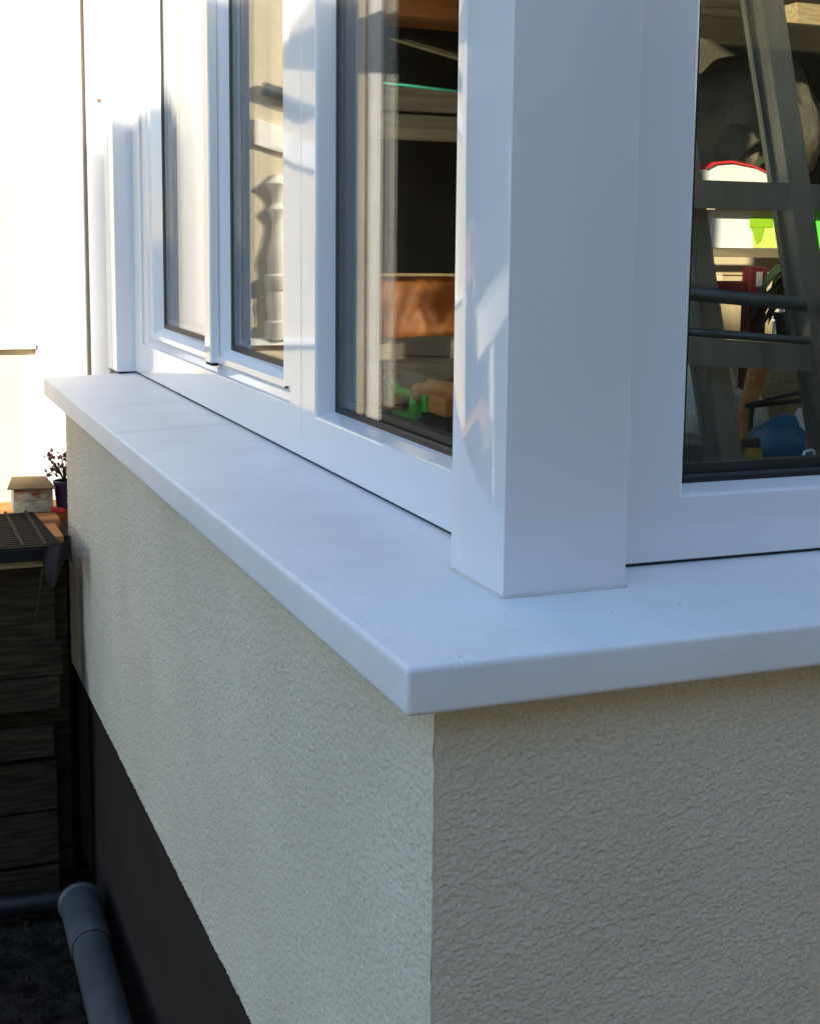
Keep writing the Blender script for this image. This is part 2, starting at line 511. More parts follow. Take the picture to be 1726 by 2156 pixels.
WT, WB = -0.0385, -0.657
wall = box('rendered_wall', (0.043, 0.043, WB + .001), (0.28, 2.295, WT), 'render', bay)
relief('render_face', 'x', 0.04, 0.0394, 2.295, WB, WT, 0.0022, 0.0014, wall, 0.0014)
wall2 = box('rendered_wall', (0.2805, 0.043, WB + .001), (4.2, 0.28, WT), 'render', bay)
relief('render_face', 'y', 0.04, 0.0394, 0.80, WB, WT, 0.0015, 0.0011, wall2, 0.00092)
box('rendered_wall', (0.80, 0.04, WB + .001), (4.2, 0.0428, WT), 'render', bay)
box('rendered_wall', (0.13, 2.2955, GZ), (0.28, 2.598, WT), 'render', bay)
# plinth, set back under the render
box('plinth', (0.052, 0.052, GZ - 0.2), (0.28, 2.294, WB), 'plinth', bay)
box('plinth', (0.2805, 0.052, GZ - 0.2), (4.19, 0.28, WB), 'plinth', bay)

# window sills (slab with eased edges, slight fall outwards, mitred at the corner)
SL = 0.043
JY = 1.394
def sill_piece(bm, parent):
    bmesh.ops.recalc_face_normals(bm, faces=bm.faces)
    ed = [e for e in bm.edges if len(e.link_faces) == 2 and e.calc_face_angle(0) > math.radians(20)]
    bmesh.ops.bevel(bm, geom=ed, offset=0.0055, segments=5, affect='EDGES', profile=0.6)
    me = to_mesh(bm, 'window_sill'); smooth_auto(me, 30)
    return link('window_sill', me, 'sill', parent)
bm = bmesh.new()    # corner piece: both arms fall outwards and meet in a shallow hip
out_ = [(0, 0), (2.6, 0), (2.6, 0.262), (0.262, 0.262), (0.262, 2.36), (0, 2.36)]
tb_ = [bm.verts.new((x, y, -0.04)) for x, y in out_]
tt_ = [bm.verts.new((x, y, SL * min(x, y))) for x, y in out_]
bm.faces.new((tb_[0], tb_[3], tb_[2], tb_[1])); bm.faces.new((tb_[0], tb_[5], tb_[4], tb_[3]))
bm.faces.new((tt_[0], tt_[1], tt_[2], tt_[3])); bm.faces.new((tt_[0], tt_[3], tt_[4], tt_[5]))
for i in range(6):
    j = (i + 1) % 6
    bm.faces.new((tb_[i], tb_[j], tt_[j], tt_[i]))
s1 = sill_piece(bm, bay)
HEAD = 1.75
# posts
def post(name, a, b):
    bm = bmesh.new()
    box_bm(bm, a, b, bev=0.0022)
    me = to_mesh(bm, name); smooth_auto(me, 30)
    return link(name, me, 'pvc', bay)
cp = post('corner_post', (0.1506, 0.1515, 0.003), (0.2790, 0.2776, HEAD + .02))
bm = bmesh.new()   # bead of sealant round the foot of the post
random.seed(17)
n_ = 22
tube_bm(bm, [(0.279 - .129 * k / n_, 0.1508 - .0004 * random.random(), 0.0070 + .0003 * random.random()) for k in range(n_ + 1)], [.0011 + .0009 * random.random() for k in range(n_ + 1)], 6)
tube_bm(bm, [(0.1499 - .0004 * random.random(), 0.151 + .1266 * k / n_, 0.0068 + .0003 * random.random()) for k in range(n_ + 1)], [.0010 + .0009 * random.random() for k in range(n_ + 1)], 6)
link('sealant_bead', to_mesh(bm, 'sealant_bead', True), 'caulk', cp)
ep = post('end_post', (0.1625, 2.334, 0.0125), (0.2790, 2.46, HEAD + .02))
box('gap_strip', (0.169, 2.3405, 0.006), (0.270, 2.455, 0.0126), 'gap', ep)
box('infill_panel', (0.225, 2.4602, -0.04), (0.279, 2.598, HEAD), 'pvc', bay)

FB = 0.0128          # underside of the frames
# left casement unit ------------------------------------------------
Y0, Y1 = 0.9805, 2.3335
cw = frame('casement_window', inset_stages((Y0, Y1, FB, HEAD), [
    (0.275, (0, 0, 0, 0)), (0.2062, (0, 0, 0, 0)), (0.205, (.0012, .0012, .0012, .0012)),
    (0.205, (.0575, .088, .0695, .07)), (0.2055, (.0585, .0895, .0705, .071)), (0.211, (.061, .0905, .0725, .073)), (0.211, (.061, .134, .0725, .073)),
    (0.222, (.073, .148, .0857, .085)), (0.275, (.073, .150, .0862, .085))]), 'x', 'pvc', bay)
box('gap_strip', (0.209, Y0, 0.006), (0.272, Y1, FB + .0006), 'gap', cw)
def sash(rect, near, far, bot):
    s = frame('sash', inset_stages(rect, [
        (0.270, (0, 0, 0, 0)), (0.2142, (0, 0, 0, 0)), (0.213, (.0012, .0012, .0012, .0012)),
        (0.213, (near[0], far[0], bot[0], near[0])), (0.2145, (near[0] + .0015, far[0] + .0015, bot[0] + .0012, near[0] + .0015)),
        (0.236, (near[1], far[1], bot[1], near[1])), (0.270, (near[1], far[1], bot[1], near[1]))]), 'x', 'pvc', cw)
    return s
SB, ST = 0.1015, HEAD - .088
r1 = (1.5565, 2.1805, SB, ST); r2_ = (1.0575, 1.5535, SB, ST)
sash(r1, (.045, .062), (.036, .054), (.011, .0265))
sash(r2_, (.045, .062), (.022, .0385), (.011, .0265))
pane('x', 0.236, (r1[0] + .062, r1[1] - .054, r1[2] + .0265, r1[3] - .062), cw, 0.008)
pane('x', 0.236, (r2_[0] + .062, r2_[1] - .0385, r2_[2] + .0265, r2_[3] - .062), cw, 0.008)
# dark rebate behind the sash gap
frame('rebate', [(0.2225, 1.05, 2.19, 0.096, HEAD - .082), (0.2225, 1.066, 2.174, 0.108, HEAD - .094), (0.268, 1.066, 2.174, 0.108, HEAD - .094), (0.268, 1.05, 2.19, 0.096, HEAD - .082)], 'x', 'gap', cw)
cs = poly('cover_strip', [(0.2135, 1.582), (0.2005, 1.5795), (0.1985, 1.576), (0.1985, 1.534), (0.2005, 1.5305), (0.2135, 1.528)], 'z', 0.1025, HEAD - .093, 'pvc', cw)
box('end_cap', (0.2010, 1.5315, 0.0965), (0.2130, 1.5785, 0.1022), 'gap', cs)
lathe('screw_cap', [(.003, 0), (.003, .003), (.0015, .004)], (0.2105, 1.077, 0.1025), 'card', cw, 10)

# fixed unit next to the corner post ----------------------------------
def fixed(axis, a0, a1, front, near, far, bot, label=None):
    prof = [(front + .070, (0, 0, 0, 0)), (front + .0012, (0, 0, 0, 0)), (front, (.0012, .0012, .0012, .0012)),
            (front, (near - .0035, far - .0035, bot - .0035, .0665)), (front + .0012, (near - .0015, far - .0015, bot - .0013, .0685)),
            (front + .0045, (near, far, bot, .070)), (front + .031, (near + .004, far + .003, bot + .006, .074)), (front + .070, (near + .004, far + .003, bot + .006, .074))]
    f = frame('fixed_window', inset_stages((a0, a1, FB, HEAD), prof), axis, 'pvc', bay)
    if axis == 'x':
        box('gap_strip', (front + .004, a0, 0.006), (front + .067, a1, FB + .0006), 'gap', f)
    else:
        box('gap_strip', (a0, front + .004, 0.006), (a1, front + .067, FB + .0006), 'gap', f)
    pane(axis, front + .031, (a0 + near + .004, a1 - far - .003, FB + bot + .006, HEAD - .074), f, 0.008)
    if label: f['label'] = label
    return f
fixed('x', 0.2785, 0.9795, 0.205, .080, .069, .068, 'narrow fixed white window between corner post and casements')
fixed('y', 0.2800, 1.30, 0.210, .0955, .08, .068, 'wide fixed white window right of the corner post')
fixed('y', 1.3010, 2.30, 0.210, .08, .08, .068)
# rest of the shell
box('rendered_wall', (2.301, 0.06, WT + .002), (4.2, 0.28, HEAD), 'render', bay)
box('side_wall', (4.05, 0.281, GZ), (4.2, 2.6, HEAD), 'render', bay)
box('roof', (0.09, 0.09, HEAD + .021), (4.3, 2.59, HEAD + .15), 'tile_roof', bay, bev=0.01)
box('floor_slab', (0.281, 0.281, -0.95), (4.04, 2.6, -0.80), 'floor', bay)
box('inner_window_board', (0.281, 0.281, 0.030), (0.46, 2.45, 0.052), 'white', bay, bev=0.002)
box('inner_parapet', (0.2805, 0.2805, -0.80), (0.36, 2.46, 0.029), 'inner_wall', bay)

# ------------------------------------------------------------------ the house behind, sunlit
house = thing('house', 'sunlit cream house wall behind the far end of the sill', 'building', (0.0, 2.6, GZ))
FX = -0.43
box('wall', (FX, 2.6, GZ), (0.30, 2.9, 3.2), 'cream', house)
box('wall', (FX, 2.901, GZ), (FX + .3, 5.4, 3.2), 'cream', house)
box('wall', (0.3005, 2.6, HEAD + .16), (4.3, 2.9, 3.2), 'cream', house)
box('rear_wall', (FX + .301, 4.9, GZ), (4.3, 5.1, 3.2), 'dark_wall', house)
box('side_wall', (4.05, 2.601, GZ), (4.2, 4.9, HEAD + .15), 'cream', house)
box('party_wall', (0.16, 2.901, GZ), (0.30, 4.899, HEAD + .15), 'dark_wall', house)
box('floor_slab', (0.301, 2.601, -0.95), (4.04, 4.89, -0.80), 'floor', house)
box('ceiling', (0.301, 2.601, HEAD + .022), (4.04, 4.89, HEAD + .15), 'ceiling', house)
box('roof', (FX - .3, 2.4, 3.201), (4.6, 5.5, 3.35), 'tile_roof', house, bev=0.02)
fr_ = poly('frame_strip', [(0.010, 2.5995), (0.010, 2.580), (0.013, 2.577), (0.129, 2.577), (0.132, 2.580), (0.132, 2.5995)], 'z', GZ + .3, 2.6, 'pvc', house)
fr_ = poly('frame_strip', [(0.142, 2.5995), (0.142, 2.577), (0.145, 2.574), (0.184, 2.574), (0.187, 2.577), (0.187, 2.5995)], 'z', GZ + .3, 2.6, 'pvc', house)
lathe('screw', [(.0055, 0), (.0055, .002), (.003, .003)], (0.0, 0, 0), 'card', fr_, 10)
sc = fr_.children[0]
sc.rotation_euler = (math.radians(90), 0, 0)
sc.location = Vector((0.171, 2.5738, 0.648)) - parent_world(fr_)
ledge = poly('ledge', [(2.5995, 0.075), (2.5995, 0.048), (2.568, 0.048), (2.562, 0.052), (2.562, 0.066), (2.5995, 0.075)][:5] if False else [(2.5995, 0.048), (2.572, 0.050), (2.572, 0.060), (2.5995, 0.068)], 'x', -0.36, 0.0085, 'white', house)
# perforated corner bead on the house corner
bm = bmesh.new()
for k in range(150):
    z = -0.20 + k * 0.0125
    box_bm(bm, (FX + .002, 2.5945, z), (FX + .012, 2.5965, z + .0095))
box_bm(bm, (FX + .0121, 2.5940, -0.22), (FX + .038, 2.5970, 1.75))
link('corner_bead', to_mesh(bm, 'corner_bead'), 'white', house)
# pipe and tiled slope on the wall
tube('gutter_pipe', [(-0.105, 2.582, 0.70), (-0.31, 2.582, 0.645)], 0.017, 'grey_pipe', house, 14)
for k in range(3):
    x0 = -0.086 - k * 0.085
    zt = 0.625 - 0.27 * (k * 0.085)
    poly('tile', [(x0, zt), (x0 - .082, zt - .022), (x0 - .082, zt - .087), (x0, zt - .065)], 'y', 2.586, 2.5992, 'stone_white', house, bev=0.002)

# white ornament on the ledge (seen mirrored in the pane)
lathe_o = lathe('baluster', [(.034, 0), (.034, .045), (.026, .05), (.030, .10), (.027, .125), (.033, .13), (.033, .165), (.024, .17), (.028, .215), (.018, .26),
                             (.013, .30), (.026, .335), (.012, .35), (.016, .37), (.032, .40), (.008, .425)], (-0.146, 2.590, 0.0640), 'stone_white')
tag(lathe_o, 'white turned baluster on the house ledge, mirrored in the second pane', 'ornament')

# ------------------------------------------------------------------ neighbouring house: throws the shade over the bay
E1 = Vector((0.6, -0.8, 0)); E2 = Vector((0.8, 0.6, 0))
def W(uu, hh, z):
    q = E1 * uu + E2 * hh
    return (q.x, q.y, z)
nb = thing('neighbouring_house', 'plain grey neighbouring house across the yard that shades the bay', 'building', W(2, -5.5, GZ))
def nbox(name, u0, u1, h0, h1, z0, z1, m, par=nb):
    bm = bmesh.new()
    prism_bm(bm, [W(u0, h0, z0), W(u1, h0, z0), W(u1, h1, z0), W(u0, h1, z0)], [W(u0, h0, z1), W(u1, h0, z1), W(u1, h1, z1), W(u0, h1, z1)])
    return link(name, to_mesh(bm, name), m, par)
NT = 3.15
nbox('wall', -1.97, -0.85, -11, -5.5, GZ, NT - .08, 'grey_render')
nbox('roof', -1.985, -0.84, -11.1, -5.47, NT - .079, NT, 'tile_roof')
nbox('wall', -0.8495, 8.5, -11, -5.5, GZ, NT - .30, 'grey_render')  # wing stepped down so that sun reaches the rack indoors
nbox('roof', -0.8395, 8.55, -11.1, -5.47, NT - .299, NT - .22, 'tile_roof')
nbox('parapet_block', -1.98, -1.62, -6.4, -5.6, NT + .0005, NT + .055, 'grey_render')  # low upstand added to lift the shadow edge at this end
for k in range(3):
    w_ = nbox('window', 0.2 + k * 2.6, 1.4 + k * 2.6, -5.52, -5.485, -0.1, 1.2, 'white')
    nbox('pane', 0.28 + k * 2.6, 1.32 + k * 2.6, -5.484, -5.48, -0.02, 1.12, 'black', w_)

gar = thing('bounce_wall', 'ochre wall added out of view to darken the right side and bounce warm light', 'building', (2.0, -3.6, GZ))  # unseen building added to block sky and return warm light
box('wall', (-1.2, -7.5, GZ), (9.0, -3.4, 2.15), 'warm_bounce_render', gar)
box('roof', (-1.3, -7.6, 2.151), (9.1, -3.3, 2.27), 'tile_roof', gar)
gd = box('added_door', (2.2, -3.398, GZ), (4.7, -3.37, 1.1), 'old_wood', gar)
for k in range(9):
    box('board', (2.25 + k * .27, -3.3695, GZ + .03), (2.25 + k * .27 + .262, -3.355, 1.07), 'old_wood', gd)

# ------------------------------------------------------------------ open shed beyond the house corner (mirrored in the panes)
shed = thing('garden_shed', 'dark open shed beyond the house corner, mirrored in the near pane', 'shed', (-2.0, 4.0, GZ))
for k in range(11):
    z = GZ + 0.0 + k * 0.198
    box('board', (-4.2, 3.60 + .012 * (k % 2), z), (FX - .06, 3.63 + .012 * (k % 2), z + .2), 'dark_board', shed)
box('beam', (-4.2, 3.05, 0.705), (FX - .05, 3.13, 0.775), 'beam', shed, bev=0.004)
box('beam', (-4.2, 3.04, 0.625), (FX - .05, 3.12, 0.695), 'beam', shed, bev=0.004)
box('beam', (-4.2, 3.05, 0.98), (FX - .05, 3.13, 1.06), 'orange_wood', shed, bev=0.004)
box('roof', (-4.3, 2.14, 1.03), (-0.80, 3.7, 1.09), 'orange_wood', shed, bev=.004)
box('roof', (-0.799, 2.91, 1.062), (FX - .05, 3.7, 1.09), 'orange_wood', shed)
for x in (-4.15, -2.3):
    box('post', (x, 3.15, GZ), (x + .09, 3.24, 1.029), 'beam', shed, bev=0.004)
tp = thing('cloth_screen', 'orange cloth screen with pale top rail, mirrored in the near pane', 'screen', (-0.64, 2.85, GZ))
bm = bmesh.new()
nx, nz = 60, 8
grid = [[bm.verts.new((-0.79 + 0.31 * i / nx, 2.80 + 0.022 * math.sin(i * .21 + j * .55) + 0.03 * math.sin(i * .09 - j * .2) + .008 * math.sin(i * .5 + j), 0.05 + 0.17 * j / nz)) for j in range(nz + 1)] for i in range(nx + 1)]
for i in range(nx):
    for j in range(nz):
        bm.faces.new((grid[i][j], grid[i + 1][j], grid[i + 1][j + 1], grid[i][j + 1]))
bmesh.ops.solidify(bm, geom=list(bm.faces), thickness=0.006)
link('cloth', to_mesh(bm, 'cloth', True), 'tarp', tp)
box('top_rail', (-0.80, 2.80, 0.223), (FX - .06, 2.85, 0.230), 'pale_wood', tp)
for x in (-0.79, -0.55):
    box('leg', (x, 2.845, GZ), (x + .05, 2.88, 0.22), 'beam', tp)
st_ = thing('stone_pile', 'pile of grey stone slabs lying below the orange screen', 'stones', (-1.3, 2.8, GZ))
random.seed(3)
z = GZ
for k in range(9):
    h = 0.11 + 0.02 * random.random()
    box('slab', (-1.05 + .05 * random.random(), 2.70 + .04 * random.random(), z), (-0.50 + .03 * random.random(), 3.0, z + h), 'plaster_grey', st_, bev=0.012)
    z += h + .001
bn = thing('mirror_bench', 'pale stone slab bench added to mirror a bright band in the corner post', 'bench', (-1.7, 2.7, GZ))  # bench added as bright content for the post's reflection
box('seat', (-2.4, 2.45, -0.17), (-0.73, 2.85, -0.04), 'stone_white', bn, bev=0.008)
for x in (-2.3, -1.25):
    box('leg', (x, 2.5, GZ), (x + .15, 2.8, -0.171), 'stone_white', bn, bev=0.008)
def line(name, a, b, sag, rad, m, label):
    pts = []
    for k in range(13):
        t = k / 12
        q = Vector(a).lerp(Vector(b), t); q.z -= sag * 4 * t * (1 - t)
        pts.append(q)
    o = tube(name, pts, rad, m, None, 6)
    return tag(o, label, 'line')
line('clothes_line', (FX - .01, 2.62, 0.735), (-4.0, 3.16, 0.80), 0.05, 0.0035, 'green_line', 'green clothes line strung from the house corner')
line('clothes_line', (FX - .03, 2.62, 0.85), (-4.0, 3.16, 0.30), 0.02, 0.0035, 'yellow_line', 'yellow cord sloping down from the house corner')

# ------------------------------------------------------------------ timber, mat and pots below the left end of the sill
tb = thing('timber_box', 'dark weathered timber box of horizontal boards below the far sill end', 'timber box', (-0.35, 2.25, GZ))
for (z0, z1, x1, dy) in ((-0.605, -0.535, -.012, .03), (-0.67, -0.604, -.022, 0), (-0.775, -0.712, -.036, .004), (-0.90, -0.79, -.03, .02), (-1.02, -0.905, -.03, .022), (-1.10, -1.03, -.03, .024)):
    box('board', (-0.95, 2.0 + dy, z0), (x1, 2.026 + dy, z1), 'old_wood', tb, bev=0.003)
for k in range(6):
    x = -0.93 + k * .152
    box('board', (x, 2.045, -0.60), (x + .146, 2.063, -0.36), 'old_wood', tb, bev=0.002)
box('post', (-0.055, 2.07, GZ), (0.004, 2.13, -0.3602), 'old_wood', tb, bev=0.003)
box('post', (-0.94, 2.07, GZ), (-0.88, 2.13, -0.36), 'old_wood', tb, bev=0.003)
box('post', (-0.04, 2.47, GZ), (0.02, 2.53, -0.36), 'old_wood', tb, bev=0.003)
box('post', (-0.94, 2.47, GZ), (-0.88, 2.53, -0.36), 'old_wood', tb, bev=0.003)
box('back_panel', (-0.95, 2.066, GZ), (0.004, 2.0695, -0.3605), 'old_wood', tb)  # dark sheet added so no sunlit wall shows between the boards
box('back_panel', (-0.40, 2.300, GZ), (0.128, 2.312, -0.3605), 'old_wood', tb)  # second dark sheet added to blacken the gap beside the bay wall
box('top_plank', (-0.95, 1.995, -0.359), (-0.010, 2.15, -0.328), 'pale_wood', tb, bev=0.003)
box('top_plank', (-0.95, 2.155, -0.357), (0.012, 2.31, -0.330), 'orange_wood', tb, bev=0.003)
box('top_plank', (-0.95, 2.315, -0.358), (0.025, 2.44, -0.3222), 'orange_wood', tb, bev=0.003)
box('top_plank', (-0.95, 2.445, -0.356), (0.12, 2.565, -0.322), 'orange_wood', tb, bev=0.004)

matt = thing('rubber_mat', 'black ribbed rubber mat lying on the timber box', 'mat', (-0.3, 2.2, -0.327))
# base sheet with slanting right edge, ribs and rows of studs
bm = bmesh.new()
zb = -0.3265
prism_bm(bm, [(-.70, 1.985, zb), (-.010, 1.985, zb), (-.030, 2.385, zb), (-.70, 2.385, zb)], [(-.70, 1.985, zb + .009), (-.010, 1.985, zb + .009), (-.030, 2.385, zb + .009), (-.70, 2.385, zb + .009)])
link('sheet', to_mesh(bm, 'sheet'), 'rubber', matt)
bm = bmesh.new()
for k in range(19):
    y = 1.99 + k * .0205
    xr = -.012 - .02 * (y - 1.985) / .455
    box_bm(bm, (-.70, y, zb + .0092), (xr, y + .0135, zb + .0125))
link('ribs', to_mesh(bm, 'ribs'), 'rubber', matt)
bm = bmesh.new()
for j in range(12):
    for k in range(19):
        y = 1.9945 + k * .0205
        x = -.045 - j * .045
        box_bm(bm, (x - .003, y + .0095, zb + .0092), (x + .003, y + .018, zb + .016))
MT['stud'] = mat('worn_stud', (0.05, 0.046, 0.03), rough=0.7)
so = link('studs', to_mesh(bm, 'studs'), 'stud', matt)
so['kind'] = 'stuff'
box('front_lip', (-.70, 1.982, zb - .016), (-.008, 1.9848, zb + .0085), 'rubber', matt)

# printed carton with open brown lid
CT0 = set(bpy.data.objects)
ct = thing('carton', 'printed carton with brown open flap standing behind the mat', 'carton', (-0.02, 2.48, -0.321))
cb = box('body', (-0.070, 2.455, -0.3215), (0.018, 2.535, -0.262), 'grey', ct)
MT['print_a'] = mat('carton_print', (0.42, 0.36, 0.27), col2=(0.22, 0.06, 0.03), rough=0.8, vscale=45, stretch=(1, 1, 2.2), detail=2)
MT['print_b'] = mat('carton_print_low', (0.40, 0.37, 0.30), col2=(0.25, 0.22, 0.12), rough=0.8, vscale=60, stretch=(1, 1, 3), detail=2)
box('printed_panel', (-0.069, 2.4535, -0.290), (0.017, 2.4549, -0.263), 'print_a', cb)
box('printed_panel', (-0.069, 2.4535, -0.320), (0.017, 2.4549, -0.291), 'print_b', cb)
bm = bmesh.new()
prism_bm(bm, [(-.086, 2.440, -.2615), (.024, 2.446, -.2660), (.012, 2.54, -.252), (-.066, 2.54, -.250)], [(-.086, 2.440, -.2585), (.024, 2.446, -.2630), (.012, 2.54, -.249), (-.066, 2.54, -.247)])
link('flap', to_mesh(bm, 'flap'), 'card', ct)
CT1 = set(bpy.data.objects)
fp = thing('flower_pot', 'dark purple flower pot with dried flowers beside the carton', 'plant pot', (0.047, 2.49, -0.321))
lathe('pot', [(.020, 0), (.026, .06), (.028, .062), (.028, .068), (.024, .068), (.022, .055)], (0.050, 2.49, -0.3215), 'purple', fp)
bm = bmesh.new()
random.seed(5)
tips = []
for k in range(16):
    a = random.random() * 6.28; rr = random.random() * .045; hh = .03 + random.random() * .05
    q = Vector((0.046 + rr * math.cos(a) - .012, 2.49 + rr * math.sin(a), -0.262 + hh)); tips.append(q)
    tube_bm(bm, [(0.050, 2.49, -0.262), (Vector((0.05, 2.49, -0.262)) + q) / 2 + Vector((0, 0, .008)), q], .0011, 4)
link('stems', to_mesh(bm, 'stems'), 'leaf', fp)
bm = bmesh.new()
for q in tips:
    for k in range(9):
        v = Vector((random.gauss(0, 1), random.gauss(0, 1), random.gauss(0, 1))).normalized()
        w_ = v.cross(Vector((.3, .5, .8))).normalized() * .0045
        c = q + v * .002
        bm.faces.new([bm.verts.new(c - w_ * .4), bm.verts.new(c + v * .007 - w_), bm.verts.new(c + v * .013), bm.verts.new(c + v * .007 + w_)])
link('flower_heads', to_mesh(bm, 'flower_heads'), 'dry', fp)
rt = box('roof_tile', (0.012, 2.440, -0.3225), (0.044, 2.456, -0.311), 'bright_red', None, bev=.003, rot=Matrix.Rotation(.25, 3, 'Y'))
tag(rt, 'small red tile fragment lying in front of the purple pot', 'tile')
for o in [q for q in bpy.data.objects if q not in CT0 and q.parent is None]:
    o.location = Vector(o.location) + Vector((0.002, -0.055, 0.0))
# dark sheeting hanging over the corner of the box
bm = bmesh.new()
G = []
for i in range(13):
    row = []
    for j in range(11):
        s, t = i / 12, j / 10
        x = -0.058 + .060 * s
        y = 1.968 + 0.012 * math.sin(s * 7 + t * 3) - .012 * s
        zz = -0.300 + .010 * s - t * (.062 + .02 * math.sin(s * 5 + 1)) - (.018 * (1 - s))
        row.append(bm.verts.new((x + .012 * t * (1 - s), y - .01 * t, zz)))
    G.append(row)
for i in range(12):
    for j in range(10):
        bm.faces.new((G[i][j], G[i + 1][j], G[i + 1][j + 1], G[i][j + 1]))
bmesh.ops.solidify(bm, geom=list(bm.faces), thickness=0.002)
tag(link('dark_sheeting', to_mesh(bm, 'dark_sheeting', True), 'dark_cloth'), 'dark plastic sheeting hanging over the timber box corner by the wall', 'sheeting')
tag(tube('stick', [(-0.056, 1.955, -.355), (-0.075, 1.95, -.47)], .003, 'old_wood', None, 6), 'thin stick leaning on the timber box below the sheeting', 'stick')

# drain pipes on the ground by the plinth
dp = thing('drain_pipe', 'grey plastic drain pipe lying along the foot of the plinth', 'pipe', (-0.02, 1.6, GZ))
PA, PB = Vector((-0.006, 1.90, -1.062)), Vector((-0.034, 0.95, -1.066))
bm = bmesh.new()
ax = (PB - PA).normalized()
tube_bm(bm, [PA + ax * .05, PB], 0.037, 28)
me = to_mesh(bm, 'barrel'); smooth_auto(me)
link('barrel', me, 'grey_pipe', dp)
bm = bmesh.new()
tube_bm(bm, [PA, PA + ax * .004, PA + ax * .010, PA + ax * .014, PA + ax * .20, PA + ax * .206], [.0420, .0455, .0455, .0410, .0410, .0375], 28)
me = to_mesh(bm, 'socket'); smooth_auto(me)
link('socket', me, 'grey_pipe', dp)
bm = bmesh.new()
tube_bm(bm, [PA + ax * .2058, PA + ax * .2085], [.0382, .0382], 28, True)
link('joint_ring', to_mesh(bm, 'joint_ring'), 'black', dp)
tag(tube('black_pipe', [(-0.60, 1.93, -1.04), (-0.03, 1.93, -1.066)], 0.022, 'dark_pipe', None, 16), 'thin dark pipe lying across in front of the timber box', 'pipe')
wd = box('wood_block', (-0.033, 1.905, -1.108), (0.022, 1.925, -1.045), 'old_wood', None, bev=.003, rot=Matrix.Rotation(-.15, 3, 'Y'))
tag(wd, 'short wooden block wedged behind the mouth of the drain pipe', 'wood')

# loose earth and leaf litter by the plinth
bm = bmesh.new()
random.seed(11)
for k in range(2600):
    x = random.uniform(-0.75, 0.05); y = random.uniform(0.7, 2.0)
    s = random.choice((.003, .004, .006, .009)) * random.uniform(.7, 1.3)
    c = Vector((x, y, GZ + s * .4))
    v = [bm.verts.new(c + Vector((random.uniform(-1, 1), random.uniform(-1, 1), random.uniform(-.6, 1))) * s) for _ in range(4)]
    for t in ((0, 1, 2), (0, 1, 3), (0, 2, 3), (1, 2, 3)):
        bm.faces.new([v[i] for i in t])
lt = link('loose_earth', to_mesh(bm, 'loose_earth'), 'soil')
lt['kind'] = 'stuff'
tag(lt, 'loose dark earth and litter beside the plinth', 'earth')

# grit on the sill
bm = bmesh.new()
for x, y in ((0.13, .10), (0.228, .083), (0.30, .088), (0.345, .079), (0.356, .098), (0.05, .012), (0.15, .30), (0.42, .02), (0.08, .42), (0.11, .75)):
    c = Vector((x, y, SL * min(x, y) + .0004)); s = .0011
    v = [bm.verts.new(c + Vector((random.uniform(-1, 1), random.uniform(-1, 1), random.uniform(0, .8))) * s) for _ in range(4)]
    for t in ((0, 1, 2), (0, 1, 3), (0, 2, 3), (1, 2, 3)):
        bm.faces.new([v[i] for i in t])
gr = link('grit', to_mesh(bm, 'grit'), 'black')
gr['kind'] = 'stuff'
tag(gr, 'tiny dark specks of grit scattered on the white sill', 'grit')

# ------------------------------------------------------------------ inside: toys on the inner window board
def skin_bm(bm, pts, rad, seg=10):
    tube_bm(bm, pts, rad, seg)
tf = thing('toy_figure', 'small green toy figure sitting inside the near left pane', 'toy', (0.335, 0.87, 0.052))
bm = bmesh.new()
# sitting: hips on a block, thighs towards +y, shins down, trunk up, one arm raised
skin_bm(bm, [(.333, .852, .074), (.333, .846, .090), (.333, .848, .110), (.333, .853, .120)], [.010, .0115, .010, .006])
for dx in (-.008, .008):
    skin_bm(bm, [(.333 + dx, .852, .074), (.333 + dx, .882, .079), (.333 + dx, .905, .080), (.333 + dx, .911, .076), (.333 + dx, .907, .060), (.333 + dx, .906, .0535), ], [.0085, .0082, .0075, .0072, .0066, .0068])
skin_bm(bm, [(.326, .850, .116), (.318, .872, .117), (.316, .884, .122), (.316, .893, .130)], [.0062, .0058, .0052, .0046])
skin_bm(bm, [(.342, .850, .114), (.350, .858, .104), (.350, .870, .095)], [.006, .0055, .005])
me = to_mesh(bm, 'body', True)
link('body', me, 'green', tf)
bm = bmesh.new()
bmesh.ops.create_uvsphere(bm, u_segments=16, v_segments=10, radius=.0125, matrix=Matrix.Translation((.333, .834, .119)) @ Matrix.Diagonal((1, 1, 1.1, 1)))
hd = link('head', to_mesh(bm, 'head', True), 'skin', tf)
bm = bmesh.new()
bmesh.ops.create_uvsphere(bm, u_segments=12, v_segments=8, radius=.006, matrix=Matrix.Translation((.316, .897, .134)))
link('hand', to_mesh(bm, 'hand', True), 'skin', tf)
bm = bmesh.new()
bmesh.ops.create_uvsphere(bm, u_segments=12, v_segments=8, radius=.005, matrix=Matrix.Translation((.350, .873, .093)))
link('hand', to_mesh(bm, 'hand', True), 'skin', tf)
bm = bmesh.new()
bmesh.ops.create_uvsphere(bm, u_segments=16, v_segments=8, radius=.0132, matrix=Matrix.Translation((.333, .8325, .1215)) @ Matrix.Diagonal((1, 1, .9, 1)))
for v in list(bm.verts):
    if v.co.z < .122: v.co.z = max(v.co.z, .122)
link('hair', to_mesh(bm, 'hair', True), 'toy_orange', hd)
box('seat_block', (.322, .838, .0525), (.345, .868, .066), 'green', tf, bev=.002)

